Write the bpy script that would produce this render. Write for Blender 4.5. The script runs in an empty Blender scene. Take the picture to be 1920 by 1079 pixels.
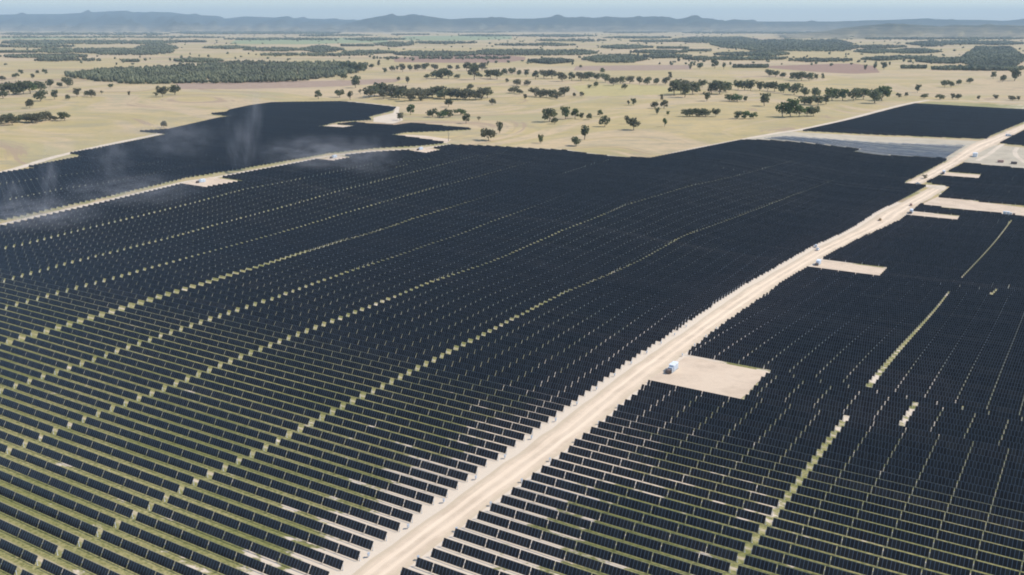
import bpy, math, random
import numpy as np
from mathutils import Vector, Matrix

rng = np.random.default_rng(7)
random.seed(7)
R = math.radians
scene = bpy.context.scene
C = scene.collection

# ------------------------------------------------------------------ camera model
F, YH, H = 1730.0, 45.0, 137.0
TH = math.atan((539.5 - YH) / F)
CT, ST = math.cos(TH), math.sin(TH)
AZ = R(-58.79)                                   # direction of the tracker rows
DV = np.array([math.sin(AZ), math.cos(AZ)])      # along a row (towards the far left)
NV = np.array([-DV[1], DV[0]])
if NV[1] < 0: NV = -NV                           # across the rows, away from the camera
SUN_AZ, SUN_EL = R(81), R(46)


def sstep(a, b, x):
    t = np.clip((np.asarray(x, float) - a) / (b - a), 0, 1)
    return t * t * (3 - 2 * t)


def terr(x, y):
    x = np.asarray(x, float); y = np.asarray(y, float)
    r = np.hypot(x, y)
    a = sstep(330, 640, r) * (1 - sstep(2000, 2900, r))
    s = x * DV[0] + y * DV[1]; t = x * NV[0] + y * NV[1]
    drop = -9.5 * sstep(300, 560, t) * (1 - sstep(720, 1250, t)) * (1 - sstep(450, 640, s)) * sstep(-900, -500, s)
    drop = drop - 13 * sstep(400, 800, t) * (1 - sstep(900, 1600, t)) * (1 - sstep(180, 340, s)) * sstep(-900, -500, s)
    return drop + a * (1.2 * np.sin(x / 95 + .5) * np.cos(y / 130) + 1.1 * np.sin((x + y) / 170 + 1) + .7 * np.sin((x - .6 * y) / 72))


def G(px, py):
    """photo pixel -> point on the terrain"""
    u, v = px - 960, py - 539.5
    dx, dy, dz = u, F * CT - v * ST, -(F * ST + v * CT)
    z = 0.0
    for _ in range(16):
        t = -(H - z) / dz
        z = float(terr(dx * t, dy * t))
    t = -(H - z) / dz
    return np.array([dx * t, dy * t, z])


def proj(x, y, z):
    zz = z - H
    d = y * CT - zz * ST
    up = y * ST + zz * CT
    return 960 + F * x / d, 539.5 - F * up / d, d


def st(p):
    return float(p[0] * DV[0] + p[1] * DV[1]), float(p[0] * NV[0] + p[1] * NV[1])


def GS(px, py): return st(G(px, py))
def XY(s, t): return s * DV[0] + t * NV[0], s * DV[1] + t * NV[1]


# ------------------------------------------------------------------ materials
def new_mat(name):
    m = bpy.data.materials.new(name); m.use_nodes = True
    nt = m.node_tree
    return m, nt, nt.nodes['Principled BSDF']


def N(nt, typ, **kw):
    n = nt.nodes.new(typ)
    for k, v in kw.items():
        if k in ('operation', 'blend_type', 'data_type', 'attribute_name', 'noise_dimensions', 'feature', 'clamp'):
            setattr(n, k, v)
    return n


def val(nt, sock, v):
    if hasattr(v, 'is_linked') or hasattr(v, 'links'): nt.links.new(v, sock)
    else: sock.default_value = v


def math_(nt, op, a, b=0.0, c=None):
    n = nt.nodes.new('ShaderNodeMath'); n.operation = op
    val(nt, n.inputs[0], a); val(nt, n.inputs[1], b)
    if c is not None: val(nt, n.inputs[2], c)
    return n.outputs[0]


def mix(nt, fac, a, b):
    n = nt.nodes.new('ShaderNodeMix'); n.data_type = 'RGBA'
    val(nt, n.inputs[0], fac)
    for k, v in ((6, a), (7, b)):
        if isinstance(v, tuple): n.inputs[k].default_value = (*v, 1)
        else: nt.links.new(v, n.inputs[k])
    return n.outputs[2]


def maprange(nt, v, a, b, c=0.0, d=1.0):
    n = nt.nodes.new('ShaderNodeMapRange'); n.interpolation_type = 'SMOOTHSTEP'
    nt.links.new(v, n.inputs[0])
    n.inputs[1].default_value, n.inputs[2].default_value, n.inputs[3].default_value, n.inputs[4].default_value = a, b, c, d
    return n.outputs[0]


def noise(nt, vec, scale, detail=3, rough=.55):
    n = nt.nodes.new('ShaderNodeTexNoise')
    if vec is not None: nt.links.new(vec, n.inputs['Vector'])
    n.inputs['Scale'].default_value = scale; n.inputs['Detail'].default_value = detail; n.inputs['Roughness'].default_value = rough
    return n.outputs[0]


def rowcoords(nt):
    """world position turned so that x runs along the rows and y across them"""
    g = nt.nodes.new('ShaderNodeNewGeometry')
    dots = []
    for v in (DV, NV):
        n = nt.nodes.new('ShaderNodeVectorMath'); n.operation = 'DOT_PRODUCT'
        nt.links.new(g.outputs['Position'], n.inputs[0]); n.inputs[1].default_value = (v[0], v[1], 0)
        dots.append(n.outputs['Value'])
    c = nt.nodes.new('ShaderNodeCombineXYZ')
    nt.links.new(dots[0], c.inputs[0]); nt.links.new(dots[1], c.inputs[1])
    return g.outputs['Position'], c.outputs[0], dots[0], dots[1]


def stretch(nt, vec, sx, sy):
    n = nt.nodes.new('ShaderNodeMapping'); nt.links.new(vec, n.inputs[0]); n.inputs[3].default_value = (sx, sy, 1)
    return n.outputs[0]


def plain(name, col, rough=.6, metal=0.0, var=.12, scale=1.5, spec=.5):
    m, nt, b = new_mat(name)
    g = nt.nodes.new('ShaderNodeTexCoord')
    f = noise(nt, g.outputs['Object'], scale, 4)
    lo = tuple(c * (1 - var) for c in col); hi = tuple(min(1, c * (1 + var)) for c in col)
    nt.links.new(mix(nt, f, lo, hi), b.inputs['Base Color'])
    b.inputs['Roughness'].default_value = rough; b.inputs['Metallic'].default_value = metal
    b.inputs['Specular IOR Level'].default_value = spec
    return m


PITCH = 5.7
T0 = 3.1      # phase: row tubes stand at t = T0 + k * PITCH (fixed below from the photograph)


def ground_material():
    m, nt, b = new_mat('dry_ground')
    pos, rc, s_, t_ = rowcoords(nt)
    # open paddocks: straw, olive and pinkish tan in broad patches
    big = noise(nt, stretch(nt, pos, .0011, .0016), 1, 4)
    mid = noise(nt, stretch(nt, pos, .006, .011), 1, 5, .6)
    fine = noise(nt, pos, .09, 5, .65)
    straw = mix(nt, maprange(nt, mid, .35, .68), STRAW_A, STRAW_B)
    straw = mix(nt, maprange(nt, big, .46, .55), straw, STRAW_C)
    straw = mix(nt, maprange(nt, noise(nt, stretch(nt, pos, .0012, .0035), 1, 4), .5, .72, 0, .7), straw, (.40, .35, .20))
    straw = mix(nt, maprange(nt, noise(nt, stretch(nt, pos, .009, .03), 1, 6, .75), .46, .66, 0, .7), straw, (.36, .30, .19))
    straw = mix(nt, maprange(nt, noise(nt, stretch(nt, pos, .00035, .0011), 3.1, 4, .6), .58, .66, 0, .8), straw, (.40, .275, .185))
    straw = mix(nt, maprange(nt, fine, .3, .75, 0, .35), straw, (.33, .28, .17))
    # inside the array: green-yellow grass, worn tan wheel strips between the rows, bare sand near the road
    fr = math_(nt, 'FRACT', math_(nt, 'DIVIDE', math_(nt, 'SUBTRACT', t_, T0), PITCH))
    dist = math_(nt, 'ABSOLUTE', math_(nt, 'SUBTRACT', fr, .52))
    patch = noise(nt, stretch(nt, rc, .018, .035), 1, 4, .6)
    dash = noise(nt, stretch(nt, rc, .10, .55), 1, 4, .65)
    tuft = noise(nt, rc, .9, 4, .7)
    grass = mix(nt, maprange(nt, patch, .36, .62), GRASS_A, GRASS_B)
    grass = mix(nt, maprange(nt, tuft, .36, .66, 0, .9), grass, (.15, .155, .05))
    wheel = math_(nt, 'MULTIPLY', maprange(nt, dist, .20, .07), maprange(nt, dash, .33, .6))
    farm = mix(nt, math_(nt, 'MULTIPLY', wheel, .8), grass, TRACK)
    streak = noise(nt, stretch(nt, rc, .006, .16), 1, 3, .55)
    bare = math_(nt, 'MULTIPLY', maprange(nt, streak, .57, .64), maprange(nt, dist, .26, .12))
    farm = mix(nt, math_(nt, 'MULTIPLY', bare, maprange(nt, dash, .3, .5, .3, .9)), farm, (.66, .53, .39))
    at = nt.nodes.new('ShaderNodeAttribute'); at.attribute_name = 'sand'
    sm = math_(nt, 'ADD', at.outputs['Fac'], math_(nt, 'MULTIPLY', math_(nt, 'SUBTRACT', noise(nt, stretch(nt, rc, .07, .11), 1, 4, .7), .5), 2.6))
    sm = math_(nt, 'ADD', sm, math_(nt, 'MULTIPLY', math_(nt, 'SUBTRACT', patch, .5), 1.0))
    sand = mix(nt, tuft, SAND_A, SAND_B)
    farm = mix(nt, maprange(nt, sm, .42, .62), farm, sand)
    fa = nt.nodes.new('ShaderNodeAttribute'); fa.attribute_name = 'farm'
    col = mix(nt, maprange(nt, fa.outputs['Fac'], .3, .7), straw, farm)
    nt.links.new(col, b.inputs['Base Color'])
    b.inputs['Roughness'].default_value = .95; b.inputs['Specular IOR Level'].default_value = .1
    return m


STRAW_A, STRAW_B, STRAW_C = (.56, .415, .20), (.44, .345, .155), (.58, .425, .25)
GRASS_A, GRASS_B, TRACK = (.27, .255, .095), (.42, .36, .165), (.56, .45, .29)
SAND_A, SAND_B = (.66, .53, .395), (.76, .64, .50)


def sand_material(name, a, c, scale=.25, stripes=False):
    m, nt, b = new_mat(name)
    pos, rc, s_, t_ = rowcoords(nt)
    f1 = noise(nt, pos, scale, 5, .6); f2 = noise(nt, pos, .02, 3)
    col = mix(nt, f1, a, c)
    col = mix(nt, maprange(nt, noise(nt, pos, .055, 5, .7), .42, .7, 0, .65), col, tuple(x * .8 for x in a))
    if stripes:
        uv = nt.nodes.new('ShaderNodeUVMap'); uv.uv_map = 'UVMap'
        sp = nt.nodes.new('ShaderNodeSeparateXYZ'); nt.links.new(uv.outputs[0], sp.inputs[0])
        d = math_(nt, 'ABSOLUTE', math_(nt, 'SUBTRACT', math_(nt, 'ABSOLUTE', math_(nt, 'SUBTRACT', sp.outputs[1], .5)), .16))
        wob = noise(nt, stretch(nt, rc, .35, .012), 1, 4, .6)
        tr = math_(nt, 'MULTIPLY', maprange(nt, d, .12, .03), maprange(nt, wob, .3, .7, .35, .95))
        edge = math_(nt, 'ADD', math_(nt, 'ABSOLUTE', math_(nt, 'SUBTRACT', sp.outputs[1], .5)), math_(nt, 'MULTIPLY', math_(nt, 'SUBTRACT', noise(nt, pos, .16, 4, .7), .5), .22))
        col = mix(nt, maprange(nt, edge, .30, .44, 0, .8), col, (.60, .475, .33))
        col = mix(nt, maprange(nt, noise(nt, stretch(nt, rc, .5, .03), 1, 5, .7), .52, .72, 0, .5), col, (.54, .42, .29))
        col = mix(nt, tr, col, tuple(min(.9, x * 1.13) for x in c))
    nt.links.new(col, b.inputs['Base Color'])
    b.inputs['Roughness'].default_value = .95; b.inputs['Specular IOR Level'].default_value = .1
    return m


def panel_material():
    m, nt, b = new_mat('module_glass')
    uv = nt.nodes.new('ShaderNodeUVMap'); uv.uv_map = 'UVMap'
    sp = nt.nodes.new('ShaderNodeSeparateXYZ'); nt.links.new(uv.outputs[0], sp.inputs[0])
    fu = math_(nt, 'ABSOLUTE', math_(nt, 'SUBTRACT', math_(nt, 'FRACT', sp.outputs[0]), .5))
    fv = math_(nt, 'ABSOLUTE', math_(nt, 'SUBTRACT', sp.outputs[1], .5))
    line = math_(nt, 'MAXIMUM', maprange(nt, fu, .44, .465), maprange(nt, fv, .476, .486))
    cell = math_(nt, 'ABSOLUTE', math_(nt, 'SUBTRACT', math_(nt, 'FRACT', math_(nt, 'MULTIPLY', sp.outputs[1], 12)), .5))
    fl = nt.nodes.new('ShaderNodeMath'); fl.operation = 'FLOOR'; nt.links.new(sp.outputs[0], fl.inputs[0])
    wn = nt.nodes.new('ShaderNodeTexWhiteNoise'); wn.noise_dimensions = '2D'
    cb = nt.nodes.new('ShaderNodeCombineXYZ'); nt.links.new(fl.outputs[0], cb.inputs[0])
    oi = nt.nodes.new('ShaderNodeObjectInfo'); nt.links.new(oi.outputs['Random'], cb.inputs[1])
    nt.links.new(cb.outputs[0], wn.inputs['Vector'])
    base = mix(nt, wn.outputs[0], (.032, .0235, .0175), (.056, .046, .036))
    base = mix(nt, maprange(nt, cell, .44, .49, 0, .25), base, (.06, .07, .09))
    col = mix(nt, line, base, (.21, .235, .26))
    nt.links.new(col, b.inputs['Base Color'])
    b.inputs['Roughness'].default_value = .25; b.inputs['Specular IOR Level'].default_value = .22
    return m


def leaf_material(name, dark, light):
    m, nt, b = new_mat(name)
    tc = nt.nodes.new('ShaderNodeTexCoord'); oi = nt.nodes.new('ShaderNodeObjectInfo')
    f = noise(nt, tc.outputs['Object'], 7, 3)
    col = mix(nt, maprange(nt, f, .32, .68), dark, light)
    col = mix(nt, math_(nt, 'MULTIPLY', oi.outputs['Random'], .55), col, (.105, .10, .055))
    nt.links.new(col, b.inputs['Base Color'])
    b.inputs['Roughness'].default_value = .8; b.inputs['Specular IOR Level'].default_value = .2
    tl = nt.nodes.new('ShaderNodeBsdfTranslucent'); nt.links.new(col, tl.inputs['Color'])
    ms = nt.nodes.new('ShaderNodeMixShader'); ms.inputs[0].default_value = .5
    nt.links.new(b.outputs[0], ms.inputs[1]); nt.links.new(tl.outputs[0], ms.inputs[2])
    nt.links.new(ms.outputs[0], nt.nodes['Material Output'].inputs['Surface'])
    return m


def far_leaf_material():
    m, nt, b = new_mat('woodland_leaves')
    pos, rc, s_, t_ = rowcoords(nt)
    f = noise(nt, pos, .05, 4); f2 = noise(nt, pos, .004, 2)
    col = mix(nt, maprange(nt, f, .3, .7), (.095, .10, .058), (.20, .20, .115))
    col = mix(nt, maprange(nt, f2, .45, .6, 0, .5), col, (.06, .055, .045))
    nt.links.new(col, b.inputs['Base Color']); b.inputs['Roughness'].default_value = .9
    b.inputs['Specular IOR Level'].default_value = .1
    return m


def hill_material():
    m, nt, b = new_mat('hill_cover')
    pos, rc, s_, t_ = rowcoords(nt)
    f = noise(nt, stretch(nt, pos, .0009, .0005), 1, 5, .6); f2 = noise(nt, pos, .004, 4)
    sx = nt.nodes.new('ShaderNodeSeparateXYZ'); nt.links.new(pos, sx.inputs[0])
    f = math_(nt, 'ADD', f, math_(nt, 'MULTIPLY', math_(nt, 'SUBTRACT', 120.0, sx.outputs[2]), .0011))
    col = mix(nt, maprange(nt, f, .53, .60), (.045, .055, .035), (.42, .34, .21))
    col = mix(nt, maprange(nt, f2, .3, .7, 0, .5), col, (.03, .04, .025))
    nt.links.new(col, b.inputs['Base Color']); b.inputs['Roughness'].default_value = .95
    b.inputs['Specular IOR Level'].default_value = .05
    return m


M = dict(
    ground=ground_material(),
    road=sand_material('dirt_road_sand', (.67, .505, .35), (.77, .61, .445), .35, True),
    pad=sand_material('pad_sand', (.63, .475, .335), (.74, .585, .43), .3),
    track=sand_material('pale_track', (.64, .52, .385), (.74, .61, .465), .3),
    clearing=sand_material('clearing_soil', (.48, .405, .295), (.58, .49, .36), .12),
    red=sand_material('ploughed_red_soil', (.32, .20, .14), (.38, .25, .175), .02),
    pink=sand_material('bare_pinkish_soil', (.37, .255, .18), (.43, .31, .22), .02),
    gold=sand_material('golden_stubble', (.47, .385, .17), (.52, .42, .20), .03),
    green=sand_material('green_crop', (.29, .315, .165), (.34, .355, .19), .01),
    panel=panel_material(),
    steel=plain('galvanised_steel', (.58, .59, .60), .75, 0, .1, 2, .2),
    white=plain('white_paint', (.80, .82, .84), .4, 0, .04, .8),
    greyp=plain('grey_paint', (.42, .46, .50), .45, 0, .08, .8),
    blue=plain('pale_blue_grey_paint', (.50, .58, .66), .4, 0, .06, .8),
    brown=plain('dark_transformer_paint', (.16, .12, .10), .5, 0, .15, 1),
    concrete=plain('concrete', (.40, .38, .35), .9, 0, .12, 2),
    dark=plain('dark_rubber', (.025, .025, .027), .7, 0, .2, 4),
    glass=plain('vehicle_glass', (.03, .04, .05), .1, 0, .1, 2),
    ochre=plain('ochre_paint', (.42, .25, .08), .5, 0, .1, 2),
    rust=plain('rusty_red_paint', (.50, .30, .24), .6, 0, .15, 2),
    wood=plain('timber', (.34, .25, .16), .8, 0, .2, 4),
    bark=plain('bark', (.22, .175, .13), .9, 0, .3, 3),
    deadwood=plain('dead_wood', (.26, .22, .18), .9, 0, .3, 3),
    leaf=[leaf_material('leaves_dark_green', (.115, .13, .068), (.24, .255, .135)),
          leaf_material('leaves_olive', (.145, .14, .085), (.26, .245, .155)),
          leaf_material('leaves_fresh_green', (.085, .13, .045), (.18, .24, .09))],
    farleaf=far_leaf_material(),
    hill=hill_material(),
)


# ------------------------------------------------------------------ mesh helpers
class MB:
    def __init__(self): self.v = []; self.f = []
    def box(self, c, size, rot=None, taper=1.0):
        k = len(self.v); hx, hy, hz = size[0] / 2, size[1] / 2, size[2] / 2
        for z, tp in ((-hz, 1), (hz, taper)):
            for x, y in ((-hx, -hy), (hx, -hy), (hx, hy), (-hx, hy)):
                p = Vector((x * tp, y * tp, z))
                if rot is not None: p = rot @ p
                self.v.append((p[0] + c[0], p[1] + c[1], p[2] + c[2]))
        for q in ((0, 3, 2, 1), (4, 5, 6, 7), (0, 1, 5, 4), (1, 2, 6, 5), (2, 3, 7, 6), (3, 0, 4, 7)):
            self.f.append(tuple(k + i for i in q))
    def tube(self, pts, radii, n=6):
        k = len(self.v)
        for i, p in enumerate(pts):
            a = Vector(pts[max(0, i - 1)]); b = Vector(pts[min(len(pts) - 1, i + 1)])
            d = (b - a).normalized(); u = d.orthogonal().normalized(); w = d.cross(u)
            for j in range(n):
                q = Vector(p) + (u * math.cos(2 * math.pi * j / n) + w * math.sin(2 * math.pi * j / n)) * radii[i]
                self.v.append(tuple(q))
        for i in range(len(pts) - 1):
            for j in range(n):
                self.f.append((k + i * n + j, k + i * n + (j + 1) % n, k + (i + 1) * n + (j + 1) % n, k + (i + 1) * n + j))
        self.f.append(tuple(k + j for j in reversed(range(n))))
        self.f.append(tuple(k + (len(pts) - 1) * n + j for j in range(n)))
    def prism(self, prof, y0, y1):
        """profile in x-z, extruded along y"""
        k = len(self.v); n = len(prof)
        for y in (y0, y1):
            for x, z in prof: self.v.append((x, y, z))
        for i in range(n):
            j = (i + 1) % n
            self.f.append((k + i, k + j, k + n + j, k + n + i))
        self.f.append(tuple(k + i for i in reversed(range(n)))); self.f.append(tuple(k + n + i for i in range(n)))
    def mesh(self, name, mat, bevel=0):
        me = bpy.data.meshes.new(name); me.from_pydata(self.v, [], self.f); me.update()
        me.polygons.foreach_set('use_smooth', np.zeros(len(me.polygons), bool))
        import bmesh
        bm = bmesh.new(); bm.from_mesh(me); bmesh.ops.recalc_face_normals(bm, faces=bm.faces)
        if bevel: bmesh.ops.bevel(bm, geom=bm.edges[:], offset=bevel, segments=1, affect='EDGES')
        bm.to_mesh(me); bm.free()
        me.materials.append(mat)
        return me


def link(name, data, parent=None, loc=(0, 0, 0), rotz=0.0):
    o = bpy.data.objects.new(name, data); C.objects.link(o)
    if parent is not None: o.parent = parent
    o.location = loc; o.rotation_euler = (0, 0, rotz)
    return o


def tag(o, label=None, cat=None, group=None, kind=None):
    if label: o['label'] = label
    if cat: o['category'] = cat
    if group: o['group'] = group
    if kind: o['kind'] = kind
    return o


def np_mesh(name, verts, faces, mats, uv=None, mi=None, smooth=False):
    """verts (n,3); faces (m,k) all of one size"""
    me = bpy.data.meshes.new(name)
    verts = np.asarray(verts, np.float32); faces = np.asarray(faces, np.int32)
    k = faces.shape[1]
    me.vertices.add(len(verts)); me.vertices.foreach_set('co', verts.ravel())
    me.loops.add(faces.size); me.loops.foreach_set('vertex_index', faces.ravel())
    me.polygons.add(len(faces))
    me.polygons.foreach_set('loop_start', np.arange(0, faces.size, k, dtype=np.int32))
    for m in mats: me.materials.append(m)
    if mi is not None: me.polygons.foreach_set('material_index', np.asarray(mi, np.int32))
    if uv is not None:
        l = me.uv_layers.new(name='UVMap'); l.data.foreach_set('uv', np.asarray(uv, np.float32).ravel())
    me.update(calc_edges=True)
    me.polygons.foreach_set('use_smooth', np.full(len(faces), bool(smooth)))
    return me


def structure(name, me, label=None):
    o = link(name, me); tag(o, label, name.replace('_', ' '), None, 'structure')
    return o


def resample(P, n):
    P = np.asarray(P, float); d = np.r_[0, np.cumsum(np.hypot(*np.diff(P[:, :2], axis=0).T))]
    q = np.linspace(0, d[-1], n)
    return np.c_[np.interp(q, d, P[:, 0]), np.interp(q, d, P[:, 1])]


def loft(name, A, B, lift, mat, label, step=9, across=4, ragged=0.0):
    """a sheet between two ground polylines (world xy), draped on the terrain"""
    A = np.asarray(A, float)[:, :2]; B = np.asarray(B, float)[:, :2]
    la = np.hypot(*np.diff(A, axis=0).T).sum()
    n = int(max(4, min(400, la / step)))
    A = resample(A, n); B = resample(B, n)
    if ragged:
        for P in (A, B): P += rng.normal(0, ragged, P.shape)
    v = []
    for j in range(across + 1):
        f = j / across; Q = A * (1 - f) + B * f
        v.append(np.c_[Q, terr(Q[:, 0], Q[:, 1]) + lift - (.06 if j in (0, across) else 0)])
    v = np.concatenate(v)
    i, j = np.meshgrid(np.arange(n - 1), np.arange(across), indexing='ij')
    a = (j * n + i).ravel()
    faces = np.c_[a, a + 1, a + n + 1, a + n]
    uvv = np.c_[(np.arange(len(v)) % n) / n, (np.arange(len(v)) // n) / across]
    return structure(name, np_mesh(name, v, faces, [mat], uvv[faces.ravel()]), label)


def gpx(L): return [G(*a) for a in L]


def ribbon(name, pts, width, lift, mat, label, ragged=0.0):
    P = resample(np.asarray(gpx(pts))[:, :2], 80)
    d = np.gradient(P, axis=0); d /= np.linalg.norm(d, axis=1)[:, None]
    nn = np.c_[-d[:, 1], d[:, 0]] * width / 2
    return loft(name, P + nn, P - nn, lift, mat, label, ragged=ragged)


# ------------------------------------------------------------------ traced layout (photo pixels)
RL = [(680, 1063), (1040, 800), (1280, 625), (1400, 540), (1437, 520), (1527, 467), (1600, 433), (1650, 400), (1697, 377), (1743, 352)]
RR = [(760, 1067), (1117, 800), (1220, 712), (1280, 667), (1460, 533), (1543, 483), (1613, 447), (1680, 417), (1723, 384), (1753, 367), (1777, 352)]
RL2 = [(1697, 344), (1777, 302), (1820, 270), (1860, 257), (1920, 233), (2010, 198)]
RR2 = [(1730, 345), (1773, 323), (1803, 305), (1867, 273), (1920, 243), (2020, 205)]
TRK = [(-160, 460), (0, 422), (173, 383), (353, 340), (393, 335), (473, 320), (617, 293), (700, 284), (790, 279), (835, 273)]

GAPS = {  # service gaps across the rows: polyline, width in metres
 'G1': ([(63, 1070), (213, 997), (367, 913), (507, 843), (647, 767), (803, 687), (900, 637), (998, 585), (1060, 553), (1140, 520), (1280, 447), (1407, 400), (1480, 372), (1607, 322), (1680, 296)], 2.5),
 'Gc': ([(10, 857), (160, 793), (293, 742), (430, 685), (533, 643), (640, 602), (720, 570), (800, 537), (917, 497), (990, 465), (1057, 435), (1130, 407), (1173, 388), (1293, 352), (1373, 335), (1500, 300)], 2.5),
 'Gb': ([(23, 733), (150, 690), (290, 640), (407, 600), (513, 565), (623, 525), (737, 487), (803, 463), (920, 420), (990, 395), (1063, 367), (1200, 322)], 2.5),
 'Gy': ([(7, 650), (100, 623), (243, 580), (387, 535), (483, 505), (553, 483), (637, 457), (710, 436), (773, 414), (840, 394), (907, 373), (990, 348), (1150, 300)], 4.2),
 'Gx': ([(13, 582), (133, 548), (227, 523), (327, 495), (417, 470), (480, 453), (583, 423), (640, 405), (727, 380), (827, 352), (863, 343), (1000, 305)], 2.4),
 'Gw': ([(3, 533), (130, 498), (230, 473), (320, 450), (413, 423), (487, 403), (633, 362), (740, 335), (900, 293)], 2.0),
 'Gv': ([(17, 468), (67, 457), (160, 433), (257, 410), (347, 388), (460, 358), (527, 346), (700, 310)], 1.9),
 'Gu': ([(20, 377), (70, 367), (120, 357), (193, 347), (233, 340), (420, 300)], 1.6),
 'Gt': ([(100, 309), (197, 296), (277, 284), (403, 260)], 1.4),
 'R1': ([(1350, 1110), (1393, 1050), (1495, 914), (1590, 785)], 2.9),
 'R2': ([(1690, 803), (1720, 757)], 2.9),
 'R3': ([(1625, 735), (1680, 667), (1780, 550)], 3.6),
 'R4': ([(1800, 527), (1897, 415)], 4.0),
 'R5': ([(1855, 560), (1870, 545)], 4.5),
 'R6': ([(1889, 363), (1916, 343)], 2.6),
}
EXCL_PX = dict(
 pad_near=[(1219, 710), (1279, 675), (1438, 698), (1402, 742)],
 pad_middle=[(1527, 497), (1540, 486), (1660, 507), (1643, 522)],
 pad_far=[(1704, 402), (1710, 395), (1800, 407), (1792, 415)],
 strip_far=[(1768, 328), (1772, 322), (1838, 329), (1836, 334)],
 pad_left=[(345, 345), (393, 333), (447, 342), (410, 351)],
 pad_left_far=[(612, 299), (630, 292), (662, 297), (640, 301)],
 notch_left=[(613, 236), (626, 234), (668, 238), (655, 240)],
 pad_left_end=[(775, 284), (790, 277), (832, 282), (815, 286)],
)
ARR_PX = dict(
 A=[(900 - 285, 1110)] + RL + [(1697, 346), (1698, 343)] + RL2[1:2] + [(1765, 299), (1640, 293), (1601, 287), (1614, 282), (1423, 265), (1390, 265), (1280, 287), (1220, 299), (1157, 297), (1057, 284), (930, 277), (845, 274), (790, 283), (700, 288), (617, 297), (473, 324), (393, 339), (353, 345), (173, 388), (0, 428), (-160, 467), (-520, 580), (-520, 1110)],
 B=[(-160, 452), (0, 417), (173, 378), (353, 335), (473, 315), (617, 289), (700, 280), (790, 275), (836, 270), (800, 264), (733, 255), (760, 250), (837, 247), (890, 244), (827, 238), (773, 233), (740, 237), (690, 234), (665, 231), (640, 234), (613, 235), (636, 230), (697, 226), (690, 221), (737, 209), (743, 203), (690, 197), (640, 192), (510, 194), (467, 200), (430, 208), (424, 212), (393, 215), (434, 220), (410, 223), (317, 244), (260, 248), (318, 253), (230, 271), (128, 290), (158, 295), (63, 313), (48, 315), (64, 318), (0, 327), (-160, 352)],
 Cc=[(1503, 247), (1745, 191), (1920, 197), (2020, 201), (1920, 230), (1857, 256), (1850, 262), (1700, 256)],
 Fr=[(1874, 270), (1925, 244), (2010, 213), (2150, 222), (2150, 300), (1925, 275)],
 E=[(1735, 344), (1773, 325), (1806, 308), (1920, 319), (2150, 346), (2150, 420), (1925, 389), (1758, 371), (1781, 352)],
 D=[(800, 1110)] + RR[:9] + [(1737, 389), (1893, 406), (1920, 409), (2150, 443), (2250, 1110)],
)
FLAT_PX = [(1425, 262), (1475, 257), (1640, 268), (1812, 274), (1772, 299), (1642, 291), (1604, 286), (1617, 281)]

ARR = {k: np.array([GS(*p) for p in v]) for k, v in ARR_PX.items()}
ARR['A'][0] = (146.5, 95); ARR['A'][1:11, 0] += 2.6
ARR['D'][0] = (132.6, 95); ARR['D'][1:10, 0] -= 1.2
def pad_box(v):
    """pads are cut square to the rows; the rows in front hide their near edge, so they reach one or two rows further forward"""
    q = [GS(*p) for p in v]
    y0 = (v[0][1] + v[3][1]) / 2
    dep = math.atan2(F * ST + (y0 - 539.5) * CT, math.hypot(F, 500))
    t1 = (q[1][1] + q[2][1]) / 2; t0 = (q[0][1] + q[3][1]) / 2 - 2.3 / math.tan(dep) * .8
    k0 = math.floor((t0 - T0) / PITCH); t0 = T0 + (k0 + .5) * PITCH; t1 = max(t0 + PITCH, T0 + (round((t1 - T0) / PITCH - .5) + .5) * PITCH)
    return np.array([(q[0][0], t0), (q[1][0], t1), ((q[2][0] + q[3][0]) / 2, t1), ((q[2][0] + q[3][0]) / 2, t0)])


T0 = (GS(785.2, 1050 + 14)[1]) % PITCH
EXCL = {k: pad_box(v) for k, v in EXCL_PX.items()}
GAPL = {k: (np.array([GS(*p) for p in v[0]]), v[1]) for k, v in GAPS.items()}
FLAT = np.array([GS(*p) for p in FLAT_PX])
# row phase: a right-hand row end photographed at (760.2, 1066.7) top corner
T0 = (GS(785.2, 1050 + 14)[1]) % PITCH


def inside(poly, s, t):
    s = np.asarray(s, float); t = np.asarray(t, float)
    r = np.zeros(s.shape, bool); n = len(poly)
    for i in range(n):
        (a, b), (c, d) = poly[i], poly[(i + 1) % n]
        if b == d: continue
        cond = (b > t) != (d > t)
        r ^= cond & (s < (c - a) * (t - b) / (d - b) + a)
    return r


def spans(poly, t):
    xs = []
    n = len(poly)
    for i in range(n):
        (a, b), (c, d) = poly[i], poly[(i + 1) % n]
        if (b > t) != (d > t): xs.append((c - a) * (t - b) / (d - b) + a)
    xs.sort()
    return [(xs[i], xs[i + 1]) for i in range(0, len(xs) - 1, 2)]


def cut(iv, a, b):
    out = []
    for x, y in iv:
        if b <= x or a >= y: out.append((x, y)); continue
        if a > x: out.append((x, a))
        if b < y: out.append((b, y))
    return out


# ------------------------------------------------------------------ ground
def axis(lo, hi, step, far):
    a = list(np.arange(lo, hi + .1, step)); s = step
    while a[-1] < far: s *= 1.35; a.append(a[-1] + s)
    s = step
    while a[0] > -far: s *= 1.35; a.insert(0, a[0] - s)
    return np.array(a)


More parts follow.
